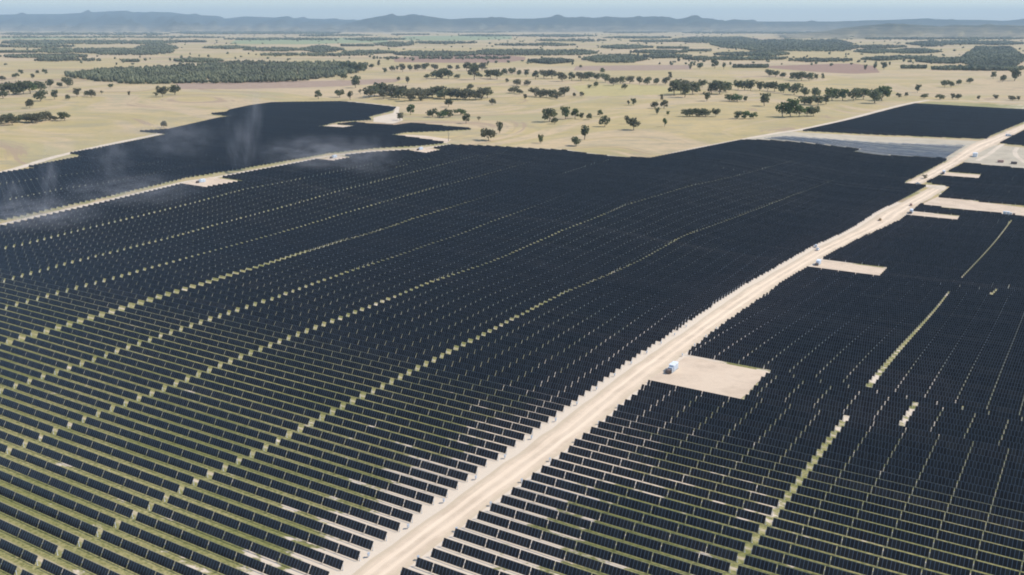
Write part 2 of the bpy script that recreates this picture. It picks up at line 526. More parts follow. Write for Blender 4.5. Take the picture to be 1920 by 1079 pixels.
gx, gy = axis(-1400, 900, 10, 70000), axis(40, 2600, 10, 70000)
X, Y = np.meshgrid(gx, gy)
Z = terr(X, Y)
nx, ny = len(gx), len(gy)
i, j = np.meshgrid(np.arange(nx - 1), np.arange(ny - 1))
a = (j * nx + i).ravel()
gm = np_mesh('ground', np.c_[X.ravel(), Y.ravel(), Z.ravel()], np.c_[a, a + 1, a + nx + 1, a + nx], [M['ground']], smooth=True)
S = (X * DV[0] + Y * DV[1]).ravel(); T = (X * NV[0] + Y * NV[1]).ravel()
farm = np.zeros(S.shape)
for k in ARR: farm = np.maximum(farm, inside(ARR[k], S, T))
farm = np.maximum(farm, inside(FLAT, S, T) * .5)
rdl = np.interp(T, ARR['A'][1:11, 1], ARR['A'][1:11, 0]); rdr = np.interp(T, ARR['D'][1:10, 1], ARR['D'][1:10, 0])
near_road = (T < 900) & (T > -200)
dl = np.where(S > rdl, S - rdl, np.where(S < rdr, (rdr - S) * .75, 0))
farm = np.where((dl <= 0) & near_road, 1, farm)
sand = np.where(near_road, np.exp(-np.maximum(dl - 5, 0) / 20.0) * 1.0, 0)
sand = np.where(dl < 6, 1.6, sand) * near_road
sand = np.maximum(sand, .33 * np.exp(-((S - 90) / 60) ** 2))
sand = np.where((T > 318) & (T < 392) & (S > 24) & (S < 62), .62, sand)
for nm, arr in (('farm', farm), ('sand', sand)):
    at = gm.attributes.new(nm, 'FLOAT', 'POINT'); at.data.foreach_set('value', np.asarray(arr, np.float32))
structure('ground', gm, 'dry straw coloured plain with grass growing between the solar rows')

# roads, tracks, pads, clearings and paddocks
loft('dirt_road', [XY(143.7, 60), XY(143.7, 150)] + [p[:2] for p in gpx(RL)], [XY(133.6, 60), XY(133.6, 150)] + [p[:2] for p in gpx(RR)], .14, M['road'],
     'wide pale dirt road running from the bottom centre to the upper right', 8, 8, .25)
loft('dirt_road', gpx(RL2), gpx(RR2), .14, M['road'], 'pale dirt road stretch beyond the kink at upper right', 8, 6, .3)
loft('dirt_road', gpx([(1697, 343), (1737, 347), (1777, 349)]), gpx([(1699, 347), (1740, 352), (1770, 358)]), .19, M['track'], 'short dirt kink joining the two stretches of the dirt road', 6, 3, .2)
loft('side_road', gpx([(1757, 369), (1800, 374), (1860, 382), (1920, 390), (2150, 418)]), gpx([(1725, 385), (1790, 391), (1850, 398), (1920, 406), (2150, 440)]), .17, M['pad'],
     'pale dirt side road leaving the main road to the right', 8, 4, .3)
ribbon('service_track', TRK, 5.5, .14, M['track'], 'thin pale service track across the upper left of the array', .15)
PADL = dict(notch_left='pale bare wedge cut into the far part of the upper left block', pad_near='large bare sand pad beside the dirt road in the middle right', pad_middle='long bare sand pad right of the road bend',
            pad_far='narrow bare strip just below the side road', strip_far='thin pale strip in the rows above the side road',
            pad_left='bare pinkish pad on the service track nearest its left end', pad_left_far='small bare pad halfway along the service track',
            pad_left_end='small bare pad at the far end of the service track')
for k, v in EXCL_PX.items():
    q_ = EXCL[k]
    loft('bare_pad', [XY(*q_[0]), XY(*q_[1])], [XY(*q_[3]), XY(*q_[2])], .21, M['pad'], PADL[k], 4, 6, .12)
loft('clearing', gpx([(1395, 262), (1480, 247), (1503, 249), (1700, 258), (1853, 266)]), gpx([(1391, 265), (1425, 265), (1610, 283), (1640, 293), (1773, 302)]), .10, M['clearing'],
     'bare tan clearing between two blocks of the array at upper right', 12, 10)
loft('clearing', gpx([(1862, 272), (1925, 278), (2150, 303)]), gpx([(1806, 304), (1920, 317), (2150, 343)]), .10, M['clearing'], 'olive tan clearing crossed by tracks at the right edge', 12, 10)
loft('bare_ground', gpx([(735, 254), (762, 253), (800, 255), (846, 262)]), gpx([(738, 256), (775, 260), (815, 266), (838, 269)]), .08, M['pad'], 'pale bare wedge between the two array fingers', 8, 5, .3)
loft('bare_ground', gpx([(700, 221), (738, 212), (746, 205)]), gpx([(700, 229), (738, 232), (756, 226)]), .08, M['track'], 'pale bare ground around the far tip of the upper left block', 8, 5, .3)
ribbon('dirt_track', [(1832, 302), (1857, 288), (1872, 276), (1880, 271)], 5, .16, M['track'], 'short pale track forking through the right clearing', .2)
ribbon('dirt_track', [(1908, 277), (1902, 284), (1906, 294), (1920, 304), (1950, 316)], 5, .16, M['track'], 'winding pale track at the right edge of the clearing', .2)
ribbon('perimeter_track', [(1212, 300), (1226, 298), (1285, 283), (1392, 262), (1470, 248), (1500, 244), (1620, 216), (1742, 188), (1920, 192), (2100, 198)], 9, .15, M['track'], 'pale perimeter track round the far right blocks', .4)
ribbon('perimeter_track', [(-160, 349), (0, 325), (40, 314), (100, 295), (200, 272), (315, 248), (330, 240)], 10, .15, M['track'], 'pale perimeter track along the upper left edge of the array', .5)
ribbon('perimeter_track', [(836, 270), (846, 272), (930, 275), (1057, 281), (1157, 294), (1212, 299)], 5, .13, M['clearing'], 'faint perimeter track along the back of the main block', .4)
ribbon('perimeter_track', [(640, 190), (690, 194), (746, 201), (742, 211), (733, 226), (727, 232)], 7, .13, M['track'], 'pale track round the far tip of the upper left block', .4)
for nm, A_, B_, mt, lb in [
    ('paddock', [(330, 156), (480, 153), (640, 151), (760, 147)], [(330, 168), (480, 167), (640, 163), (740, 155)], 'pink', 'pinkish bare paddock below the dense woodland'),
    ('paddock', [(738, 108), (860, 103), (940, 103), (985, 107)], [(740, 117), (860, 119), (950, 118), (985, 113)], 'red', 'reddish ploughed paddock below the long tree belt'),
    ('paddock', [(1080, 124), (1200, 122), (1290, 122)], [(1075, 133), (1200, 133), (1300, 131)], 'pink', 'dull pink paddock right of the long tree belt'),
    ('paddock', [(1440, 124), (1520, 121), (1600, 119), (1640, 124)], [(1440, 128), (1530, 136), (1600, 140), (1650, 137)], 'red', 'dark red ploughed paddock at upper right'),
    ('paddock', [(1070, 160), (1180, 158), (1300, 166)], [(1095, 180), (1180, 182), (1290, 178)], 'gold', 'golden stubble paddock in front of the tree line'),
    ('paddock', [(440, 76), (560, 72), (720, 70)], [(430, 83), (560, 84), (730, 80)], 'green', 'pale green crop field on the far plain'),
    ('paddock', [(0, 71), (120, 69), (230, 68)], [(0, 74), (120, 73), (230, 71)], 'green', 'thin green crop strip on the far left plain'),
    ('paddock', [(760, 68), (860, 67), (960, 68)], [(740, 76), (860, 77), (960, 74)], 'green', 'faint green crop field below the middle hills')]:
    loft(nm, gpx(A_), gpx(B_), .05, M[mt], lb, 20, 6)

# ------------------------------------------------------------------ tracker rows
TILT = R(58); WT = 2.44; HUB = 1.42; MODW = 1.035; SGAP = .22
segs_by_row = []          # each: dict(t, s0, s1, segs=[(s_low, s_high, modules)], block)
STRIP_EDGES = {}


def fill(s0, s1, rev=False, gap=.22):
    if rev: return [(-b_, -a_, n_) for a_, b_, n_ in fill(-s1, -s0, False, gap)][::-1]
    out, hi, first = [], s1, True
    while True:
        n = 8 if first else 10
        n = min(n, int((hi - s0) / MODW))
        if n < 1: break
        lo = hi - n * MODW
        out.append((lo, hi, n)); hi = lo - gap; first = False
    return out


rows = []
tmin, tmax = 92, 1750
k = int((tmin - T0) / PITCH)
while T0 + k * PITCH < tmax:
    t = T0 + k * PITCH
    for blk, poly in ARR.items():
        iv = spans(poly, t)
        for e in EXCL.values():
            for q in spans(e, t): iv = cut(iv, q[0] - .6, q[1] + .6)
        for gk, (gl, gw) in GAPL.items():
            t_lo, t_hi = gl[:, 1].min(), gl[:, 1].max()
            if gk in ('G1', 'Gc', 'Gb', 'Gy', 'Gx', 'Gw', 'Gv') and blk == 'A' and t < t_lo: t_ = t_lo
            else: t_ = t
            if t_lo - .1 <= t_ <= t_hi:
                o = np.argsort(gl[:, 1]); c = float(np.interp(t_, gl[o, 1], gl[o, 0]))
                if gk[0] == 'R' and blk not in 'DE' or gk[0] == 'G' and blk not in 'AB': continue
                g_ = gw * (.72 if gk[0] == 'R' else 1.0 if gk == 'Gy' else .72) * (1 - .5 * float(sstep(380, 640, t)))
                iv = cut(iv, c - g_ / 2, c + g_ / 2)
        if blk in ('D', 'E', 'Fr', 'Cc'):
            for c in (-15, -87, -160, -232): iv = cut(iv, c - .6, c + .6)
        if blk == 'B':
            for c in (799, 955, 1030, 1105): iv = cut(iv, c - .6, c + .6)
        if blk == 'A':
            for c in (565 - 71 + 0, ):
                pass
        for a0, b0 in iv:
            if b0 - a0 < 2.2: continue
            while b0 - a0 > 95:            # nothing longer than one tracker
                rows.append((t, b0 - 72, b0, blk)); b0 -= 72.6
            rows.append((t, a0, b0, blk))
    k += 1

tr = []
for t, s0, s1, blk in rows:
    sg = fill(s0, s1, blk in ('D', 'E') and s1 > 80, .22 if t < 330 else .32)
    keep, best = False, 1e9
    for lo, hi, n in sg:
        for ss in (lo, hi):
            x, y = XY(ss, t)
            if y * CT + H * ST < 5: continue
            px, py, d = proj(x, y, 1.4)
            if -190 < px < 2110 and py < 1150: keep = True
            if -5 < px < 1925 and py < 1085: best = min(best, d)
    if keep: tr.append((best, t, s0, s1, blk, sg))
tr.sort(key=lambda r: r[0])
NEAR, FARR = tr[:300], tr[300:]


def slab_uv_mesh(n):
    """one table of n modules, lying along local x, tilted towards local -y"""
    L = n * MODW; c, s = math.cos(TILT), math.sin(TILT)
    v, th = [], .04
    for z in (0, th):
        for x, w in ((-L / 2, -WT / 2), (L / 2, -WT / 2), (L / 2, WT / 2), (-L / 2, WT / 2)):
            v.append((x, w * c - z * s, w * s + z * c))
    f = [(0, 3, 2, 1), (4, 5, 6, 7), (0, 1, 5, 4), (1, 2, 6, 5), (2, 3, 7, 6), (3, 0, 4, 7)]
    q = [(0, 0), (n, 0), (n, 1), (0, 1)] * 2
    uv = [q[i] for face in f for i in face]
    return np_mesh('panel_table', v, f, [M['panel']], uv)


slab = {}
b = MB(); b.box((0, 0, .70), (.13, .17, 1.40)); b.box((0, 0, HUB), (.17, .24, .2)); b.box((0, 0, .04), (.3, .32, .08)); POST = b.mesh('post', M['steel'])
b = MB(); b.tube([(-.5, 0, 0), (.5, 0, 0)], [.075, .075], 8); TUBE = b.mesh('torque_tube', M['steel'])
# local x of a tracker runs along -DV so that local -y faces the camera
ROWROT = math.atan2(-DV[1], -DV[0])

ONES = 'zeroth first second third fourth fifth sixth seventh eighth ninth tenth eleventh twelfth thirteenth fourteenth fifteenth sixteenth seventeenth eighteenth nineteenth'.split()
TENS = {2: ('twentieth', 'twenty'), 3: ('thirtieth', 'thirty'), 4: ('fortieth', 'forty'), 5: ('fiftieth', 'fifty'), 6: ('sixtieth', 'sixty'), 7: ('seventieth', 'seventy'), 8: ('eightieth', 'eighty'), 9: ('ninetieth', 'ninety')}


def ordw(n):
    if n < 20: return ONES[n]
    if n >= 100: return str(n) + 'th'
    return TENS[n // 10][0] if n % 10 == 0 else TENS[n // 10][1] + '-' + ONES[n % 10]


def strip_of(t, s0, s1, blk):
    m = (s0 + s1) / 2
    if blk == 'A':
        for nm, lo, hi in (('in the strip left of the dirt road', 100, 216), ('in the second strip left of the dirt road', 216, 288), ('in the third strip left of the dirt road', 288, 340),
                           ('in the strip just below the widest yellow gap', 340, 392), ('in the strip just above the widest yellow gap', 392, 444), ('in the second strip above the widest yellow gap', 444, 496), ('in the third strip above the widest yellow gap', 496, 568)):
            if lo <= m < hi: return nm
        return 'in the strip along the upper left service track'
    if blk == 'D':
        for nm, lo, hi in (('in the strip right of the dirt road', 52, 140), ('in the second strip right of the dirt road', -18, 52), ('in the third strip right of the dirt road', -90, -18)):
            if lo <= m < hi: return nm
        return 'in the strip at the far right edge'
    return 'in the far right block'


count = {}
for best, t, s0, s1, blk, sg in sorted(NEAR, key=lambda r: (r[1], -r[2])):
    x, y = XY((s0 + s1) / 2, t); z = float(terr(x, y))
    e = link('solar_tracker_row', None, None, (x, y, z), ROWROT); e.empty_display_size = 2
    nm = strip_of(t, s0, s1, blk); count[nm] = count.get(nm, 0) + 1
    tag(e, '%s tracker row from the bottom %s' % (ordw(count[nm]), nm), 'solar panels', 'solar tracker rows of the near array')
    mid = (s0 + s1) / 2
    zh, zl = (float(terr(*XY(q_, t))) for q_ in (s1, s0))
    e.location.z = (zh + zl) / 2; e.rotation_euler[1] = -math.atan2(zl - zh, s1 - s0)
    tilt_var = random.gauss(0, .035)
    for lo, hi, n in sg:
        if n not in slab: slab[n] = slab_uv_mesh(n)
        o = link('panel_table', slab[n], e, (mid - (lo + hi) / 2, 0, HUB)); o.rotation_euler = (tilt_var, 0, 0)
    lo, hi = sg[-1][0], sg[0][1]
    o = link('torque_tube', TUBE, e, (mid - (lo + hi) / 2, .1, HUB)); o.scale = (hi - lo + .5, 1, 1)
    for ss in [hi + .12] + [q[0] - SGAP / 2 for q in sg[:-1]] + [lo - .12]:
        link('post', POST, e, (mid - ss, .05, 0))


def many_rows(name, items, tilt, hub, wt):
    """the remaining rows as one mesh: tables as slabs, posts, and torque tubes"""
    V, Fc, UV, MI = [], [], [], []
    lo, hi, nn, tt = [], [], [], []
    for it in items:
        for q in it[5]: lo.append(q[0]); hi.append(q[1]); nn.append(q[2]); tt.append(it[1])
    lo, hi, nn, tt = map(lambda q: np.array(q, float), (lo, hi, nn, tt))
    c, s = math.cos(tilt), math.sin(tilt); th = .04
    P = np.zeros((len(lo), 8, 3)); U = np.zeros((len(lo), 8, 2)); q = 0
    jit = rng.normal(0, .018, len(lo)); rw, ri = np.unique(np.round(tt, 2), return_inverse=True); jit = jit + rng.normal(0, .04, len(rw))[ri]; rid = rng.integers(0, 400, len(lo)) * 10
    for zz in (0, th):
        for end, w, u in ((hi, -.5, 0), (lo, -.5, 1), (lo, .5, 1), (hi, .5, 0)):
            ww = w * wt
            off = ww * np.cos(tilt + jit) - zz * s
            up = ww * np.sin(tilt + jit) + zz * c
            ti = tt + off
            x, y = end * DV[0] + ti * NV[0], end * DV[1] + ti * NV[1]
            P[:, q] = np.c_[x, y, terr(end * DV[0] + tt * NV[0], end * DV[1] + tt * NV[1]) + hub + up]
            U[:, q] = np.c_[u * nn + rid, np.full(len(lo), w + .5)]; q += 1
    fq = np.array([(0, 3, 2, 1), (4, 5, 6, 7), (0, 1, 5, 4), (1, 2, 6, 5), (2, 3, 7, 6), (3, 0, 4, 7)])
    base = np.arange(len(lo))[:, None, None] * 8
    V.append(P.reshape(-1, 3)); Fc.append((base + fq).reshape(-1, 4)); MI.append(np.zeros(len(lo) * 6))
    UV.append(U[:, fq].reshape(-1, 2)); nv = len(V[0])
    # posts
    ps = lo - SGAP / 2
    Q = np.zeros((len(lo), 8, 3)); q = 0
    for zz in (0, hub + .1):
        for a_, b_ in ((-.08, -.09), (.08, -.09), (.08, .09), (-.08, .09)):
            x, y = (ps + a_) * DV[0] + (tt + b_) * NV[0], (ps + a_) * DV[1] + (tt + b_) * NV[1]
            Q[:, q] = np.c_[x, y, terr(x, y) + zz]; q += 1
    V.append(Q.reshape(-1, 3)); Fc.append((base + fq).reshape(-1, 4) + nv); MI.append(np.ones(len(lo) * 6)); UV.append(np.zeros((len(lo) * 24, 2))); nv += len(lo) * 8
    # torque tubes, one square length per table so that they follow the ground
    Q = np.zeros((len(lo), 8, 3)); q = 0
    for zz in (-.07, .07):
        for end, w in ((hi + .25, -.07), (lo - .25, -.07), (lo - .25, .07), (hi + .25, .07)):
            ti = tt + w + .1
            x, y = end * DV[0] + ti * NV[0], end * DV[1] + ti * NV[1]
            Q[:, q] = np.c_[x, y, terr(x, y) + hub + zz]; q += 1
    V.append(Q.reshape(-1, 3)); Fc.append((base + fq).reshape(-1, 4) + nv); MI.append(np.ones(len(lo) * 6)); UV.append(np.zeros((len(lo) * 24, 2)))
    me = np_mesh(name, np.concatenate(V), np.concatenate(Fc), [M['panel'], M['steel']], np.concatenate(UV), np.concatenate(MI))
    return link(name, me)


tag(many_rows('distant_solar_rows', FARR, TILT, HUB, WT), 'dark mass of distant solar tracker rows reaching back to the far field edges', 'solar array', None, 'stuff')
fl = []
kk = int((FLAT[:, 1].min() - T0) / PITCH)
while T0 + kk * PITCH < FLAT[:, 1].max():
    t = T0 + kk * PITCH
    for a0, b0 in spans(FLAT, t):
        if b0 - a0 > 8: fl.append((0, t, a0, b0, 'x', fill(a0, b0)))
    kk += 1
tag(many_rows('flat_solar_rows', fl, R(4), 1.3, 2.35), 'bluish grey solar rows lying flat beside the upper right clearing', 'solar array', None, 'stuff')

# ------------------------------------------------------------------ cabinets, inverter stations, vehicles
b = MB(); b.box((0, 0, .95), (.75, .4, 1.0)); CAB = b.mesh('combiner_cabinet', M['white'], .02)
b = MB(); b.box((0, -.215, .95), (.66, .03, .9)); CABD = b.mesh('door', M['greyp'])
b = MB(); b.box((0, 0, .22), (.08, .08, .45)); CABL = b.mesh('leg', M['steel'])
b = MB(); b.box((0, 0, 1.49), (.95, .6, .05)); CABR = b.mesh('rain_hood', M['greyp'])


def cabinet(s, t, label, group):
    x, y = XY(s, t); z = float(terr(x, y))
    e = link('combiner_box', None, None, (x, y, z), ROWROT + math.pi / 2); e.empty_display_size = .5; e.scale = (.85,) * 3
    tag(e, label, 'electrical box', group)
    for nm, me in (('cabinet', CAB), ('door', CABD), ('rain_hood', CABR)): link(nm, me, e)
    for lx in (-.25, .25): link('leg', CABL, e, (lx, 0, 0))


kl = math.ceil((GS(667, 1076)[1] - T0) / PITCH)
for side, nm in ((0, 'left'), (1, 'right')):
    c_ = 0
    for q in range(15):
        t = T0 + (kl + q * 3 + (1 if side else 0)) * PITCH + 2.6
        ply = ARR['A'][1:11] if side == 0 else ARR['D'][1:10]
        s = float(np.interp(t, ply[:, 1], ply[:, 0])) + (-1.0 if side == 0 else .9)
        if side == 1 and 300 < t < 345: continue
        c_ += 1
        cabinet(s, t, '%s small white electrical box from the bottom along the %s road edge' % (ordw(c_), nm), 'white electrical boxes along the dirt road')


def station(px, py, label, size=1.0, flip=False):
    p = G(px, py)
    rz = math.atan2(NV[1], NV[0]) + (0 if not flip else math.pi / 2)
    e = link('inverter_station', None, None, tuple(p), rz); e.empty_display_size = 2; e.scale = (size,) * 3
    tag(e, label, 'power station', 'white inverter stations on the bare pads')
    def part(nm, mb, m, bev=0, par=None): return link(nm, mb.mesh(nm, m, bev), par or e)
    q = MB(); q.box((0, 0, .15), (10.2, 2.7, .3)); part('skid', q, M['concrete'])
    for x in (.9, 3.6):
        q = MB(); q.box((x, 0, 1.7), (2.4, 2.3, 2.6)); c = part('inverter_cabinet', q, M['white'], .06)
        for dx in (-.6, .6):
            q = MB(); q.box((x + dx, -1.17, 1.6), (1.05, .05, 2.2)); part('cabinet_door', q, M['blue'], 0, c)
        q = MB()
        for h in range(5): q.box((x, 1.17, 1.0 + h * .28), (1.8, .06, .14))
        part('vent_louvre', q, M['greyp'], 0, c)
        q = MB(); q.box((x, 0, 3.05), (2.6, 2.5, .1)); part('roof_cap', q, M['white'], 0, c)
    q = MB(); q.box((-1.3, 0, 1.35), (1.5, 2.0, 2.1)); part('switchgear', q, M['greyp'], .05)
    q = MB(); q.box((-3.5, 0, 1.15), (1.9, 1.4, 1.7)); tr_ = part('transformer', q, M['brown'], .05)
    q = MB()
    for x in range(7):
        for sd in (-1, 1): q.box((-4.2 + x * .235, sd * .95, 1.1), (.06, .5, 1.3))
    part('cooling_fins', q, M['brown'], 0, tr_)
    q = MB()
    for x in (-4.0, -3.5, -3.0): q.tube([(x, 0, 2.0), (x, 0, 2.5)], [.11, .07], 8)
    part('bushing', q, M['rust'], 0, tr_)
    return e


station(1259, 697, 'white inverter station with dark transformer on the large near sand pad', .95)
station(1533, 497, 'white inverter station at the road end of the middle sand pad', .95)
station(1708, 400, 'white inverter station at the road end of the narrow strip below the side road')
station(1769, 326, 'small white inverter station beside the upper road, at the thin pale strip')
station(1892, 404, 'white inverter station on the lower edge of the side road', 1, True)
station(1893, 256, 'white inverter station in the dark block at the top right edge', 1, True)
station(376, 343, 'white inverter station on the pinkish pad of the service track')
station(625, 297, 'white inverter station on the middle pad of the service track')
station(787, 282, 'white inverter station on the far end pad of the service track')


def ute(px, py, rz, label, paint, dual=True):
    p = G(px, py)
    e = link('parked_ute', None, None, (p[0], p[1], p[2] + .2), rz); e.empty_display_size = 1
    tag(e, label, 'vehicle', 'work vehicles parked along the dirt road')
    def part(nm, mb, m, bev=0, par=None): return link(nm, mb.mesh(nm, m, bev), par or e)
    q = MB(); q.prism([(-2.6, .45), (2.5, .45), (2.6, .75), (2.45, 1.02), (1.2, 1.12), (-2.6, 1.12)], -.92, .92); bd = part('body', q, paint, .04)
    q = MB(); q.prism([(-.75, 1.12), (1.25, 1.12), (.65, 1.78), (-.6, 1.80)], -.82, .82); cb = part('cab', q, paint, .04)
    q = MB(); q.prism([(-.62, 1.22), (1.02, 1.22), (.6, 1.68), (-.52, 1.68)], -.835, .835); part('side_window', q, M['glass'], 0, cb)
    q = MB(); q.box((1.0, 0, 1.43), (.06, 1.4, .62), Matrix.Rotation(R(-42), 3, 'Y')); part('windscreen', q, M['glass'], 0, cb)
    q = MB(); q.box((-1.7, 0, 1.13), (1.6, 1.5, .04)); part('tray_floor', q, M['dark'])
    for x in (-1.65, 1.6):
        for y in (-.85, .85):
            q = MB(); q.tube([(x, y - .12, .22), (x, y + .12, .22)], [.38, .38], 14); w = part('wheel', q, M['dark'])
            q = MB(); q.tube([(x, y - .13, .22), (x, y + .13, .22)], [.2, .2], 10); part('rim', q, M['steel'], 0, w)
    for y in (-.65, .65):
        q = MB(); q.box((2.57, y, .82), (.08, .35, .16)); part('headlight', q, M['steel'])


rd = math.atan2(NV[1], NV[0])
ute(1533, 470, rd, 'white ute nearest the sand pad on the road at the bend', M['white'])
ute(1529.5, 464, rd + .15, 'white ute parked behind another at the left road edge by the bend', M['white'])
ute(1650, 414, rd, 'ochre brown work vehicle on the road between the bend and the side road', M['ochre'])
ute(1708, 386, rd, 'faded red vehicle on the road just below the side road', M['rust'])
ute(1721, 346, rd + 1.2, 'grey work vehicle parked at the kink of the dirt road', M['greyp'])


def container(px, py, rz, label, mat, size=(6, 2.4, 2.6)):
    p = G(px, py)
    e = link('storage_container', None, None, tuple(p), rz); tag(e, label, 'container')
    L, W, Hh = size
    def part(nm, mb, m, bev=0, par=None): return link(nm, mb.mesh(nm, m, bev), par or e)
    q = MB(); q.box((0, 0, Hh / 2 + .12), (L, W, Hh)); body = part('body', q, mat, .05)
    q = MB()
    for k_ in range(int(L / .4)):
        for sd in (-1, 1): q.box((-L / 2 + .3 + k_ * .4, sd * (W / 2 + .02), Hh / 2 + .12), (.18, .05, Hh - .3))
    part('side_corrugation', q, mat, 0, body)
    for sd in (-1, 1):
        q = MB(); q.box((L / 2 + .025, sd * W / 4, Hh / 2 + .12), (.05, W / 2 - .1, Hh - .25)); d_ = part('door', q, M['greyp'])
        q = MB(); q.tube([(L / 2 + .08, sd * .25, .4), (L / 2 + .08, sd * .25, Hh - .2)], [.025, .025], 6); part('lock_bar', q, M['steel'], 0, d_)
    q = MB()
    for x in (-1, 1):
        for y in (-1, 1): q.box((x * (L / 2 - .15), y * (W / 2 - .15), .07), (.25, .25, .14))
    part('footing', q, M['concrete'])


container(1828, 294, rd, 'white storage container beside the upper road at the clearing', M['white'], (7, 4.5, 4.2))
container(1876, 305, rd + 1.57, 'rust red storage container at the lower edge of the right clearing', M['rust'])
container(1901, 308, rd + 1.57, 'dark brown storage container nearest the right edge of the clearing', M['brown'])

# ------------------------------------------------------------------ trees
def tree_meshes(seed, kind):
    """trunk and crown of one tree, height 1, base at the origin"""
    r = np.random.default_rng(seed)
    if kind == 'round': lobes, cw, ch, cz, tk = 8, .37, .40, .56, .20
    elif kind == 'wide': lobes, cw, ch, cz, tk = 10, .50, .38, .57, .20
    elif kind == 'tall': lobes, cw, ch, cz, tk = 8, .27, .43, .54, .16
    elif kind == 'low': lobes, cw, ch, cz, tk = 9, .60, .42, .50, .10
    else: lobes, cw, ch, cz, tk = 5, .34, .34, .60, .28        # sparse
    C_ = []
    for q in range(lobes):
        a_ = 2 * math.pi * q / lobes + r.uniform(-.5, .5); rad = r.uniform(.35, .85) if q else 0
        C_.append((math.cos(a_) * cw * rad, math.sin(a_) * cw * rad, cz + r.uniform(-.65, .6) * ch, r.uniform(.36, .6)))
    V, Fc = [], []
    per = 30 if kind == 'sparse' else 42
    for x, y, z, sz in C_:
        for _ in range(per):
            d_ = r.normal(size=3); d_ /= np.linalg.norm(d_)
            rr = r.uniform(.45, 1.0) ** .6
            p = np.array([x + d_[0] * rr * sz * cw, y + d_[1] * rr * sz * cw, z + d_[2] * rr * sz * ch])
            if p[2] < tk * .72: continue
            u = r.normal(size=3); u /= np.linalg.norm(u); w = np.cross(u, r.normal(size=3)); w /= np.linalg.norm(w)
            l = r.uniform(.032, .066) * (cw / .36) ** .5
            k_ = len(V)
            for sx, sy in ((-1, -.6), (.6, -1), (1, .7), (-.7, 1)): V.append(tuple(p + u * l * sx + w * l * sy))
            Fc.append((k_, k_ + 1, k_ + 2, k_ + 3))
    tb = MB(); lean = r.uniform(-.05, .05, 2)
    tb.tube([(0, 0, -.02), (lean[0] * .4, lean[1] * .4, tk * .6), (lean[0], lean[1], tk), (lean[0] * 1.5, lean[1] * 1.5, cz + ch * .3)], [.035, .026, .022, .008], 6)
    for x, y, z, sz in C_[:5]:
        tb.tube([(lean[0] * .7, lean[1] * .7, tk * .85), (x * .5 + lean[0] * .5, y * .5 + lean[1] * .5, (tk + z) / 2), (x * .95, y * .95, z)], [.017, .012, .004], 5)
    return V, Fc, tb


KINDS = ['round', 'wide', 'tall', 'low', 'sparse']
PROTO = {}
for ki, kd in enumerate(KINDS):
    for vr in range(2):
        V, Fc, tb = tree_meshes(40 + ki * 7 + vr, kd)
        tm = tb.mesh('trunk', M['bark'])
        for li in range(3):
            PROTO[kd, vr, li] = (np_mesh('crown', V, Fc, [M['leaf'][li]]), tm)


def tree(px, py, hpx, kd, li, label, group=None, name='eucalyptus_tree'):
    p = G(px, py); _, _, d = proj(*p)
    h = hpx * d / F * 1.05
    cr, tk = PROTO[kd, random.randrange(2), li]
    e = link(name, None, None, tuple(p), random.uniform(0, 6.28)); e.empty_display_size = 1
    w = random.uniform(.92, 1.15); e.scale = (h * w, h * w, h)
    tag(e, label, 'tree', group)
    link('trunk', tk, e); link('crown', cr, e)
    return e


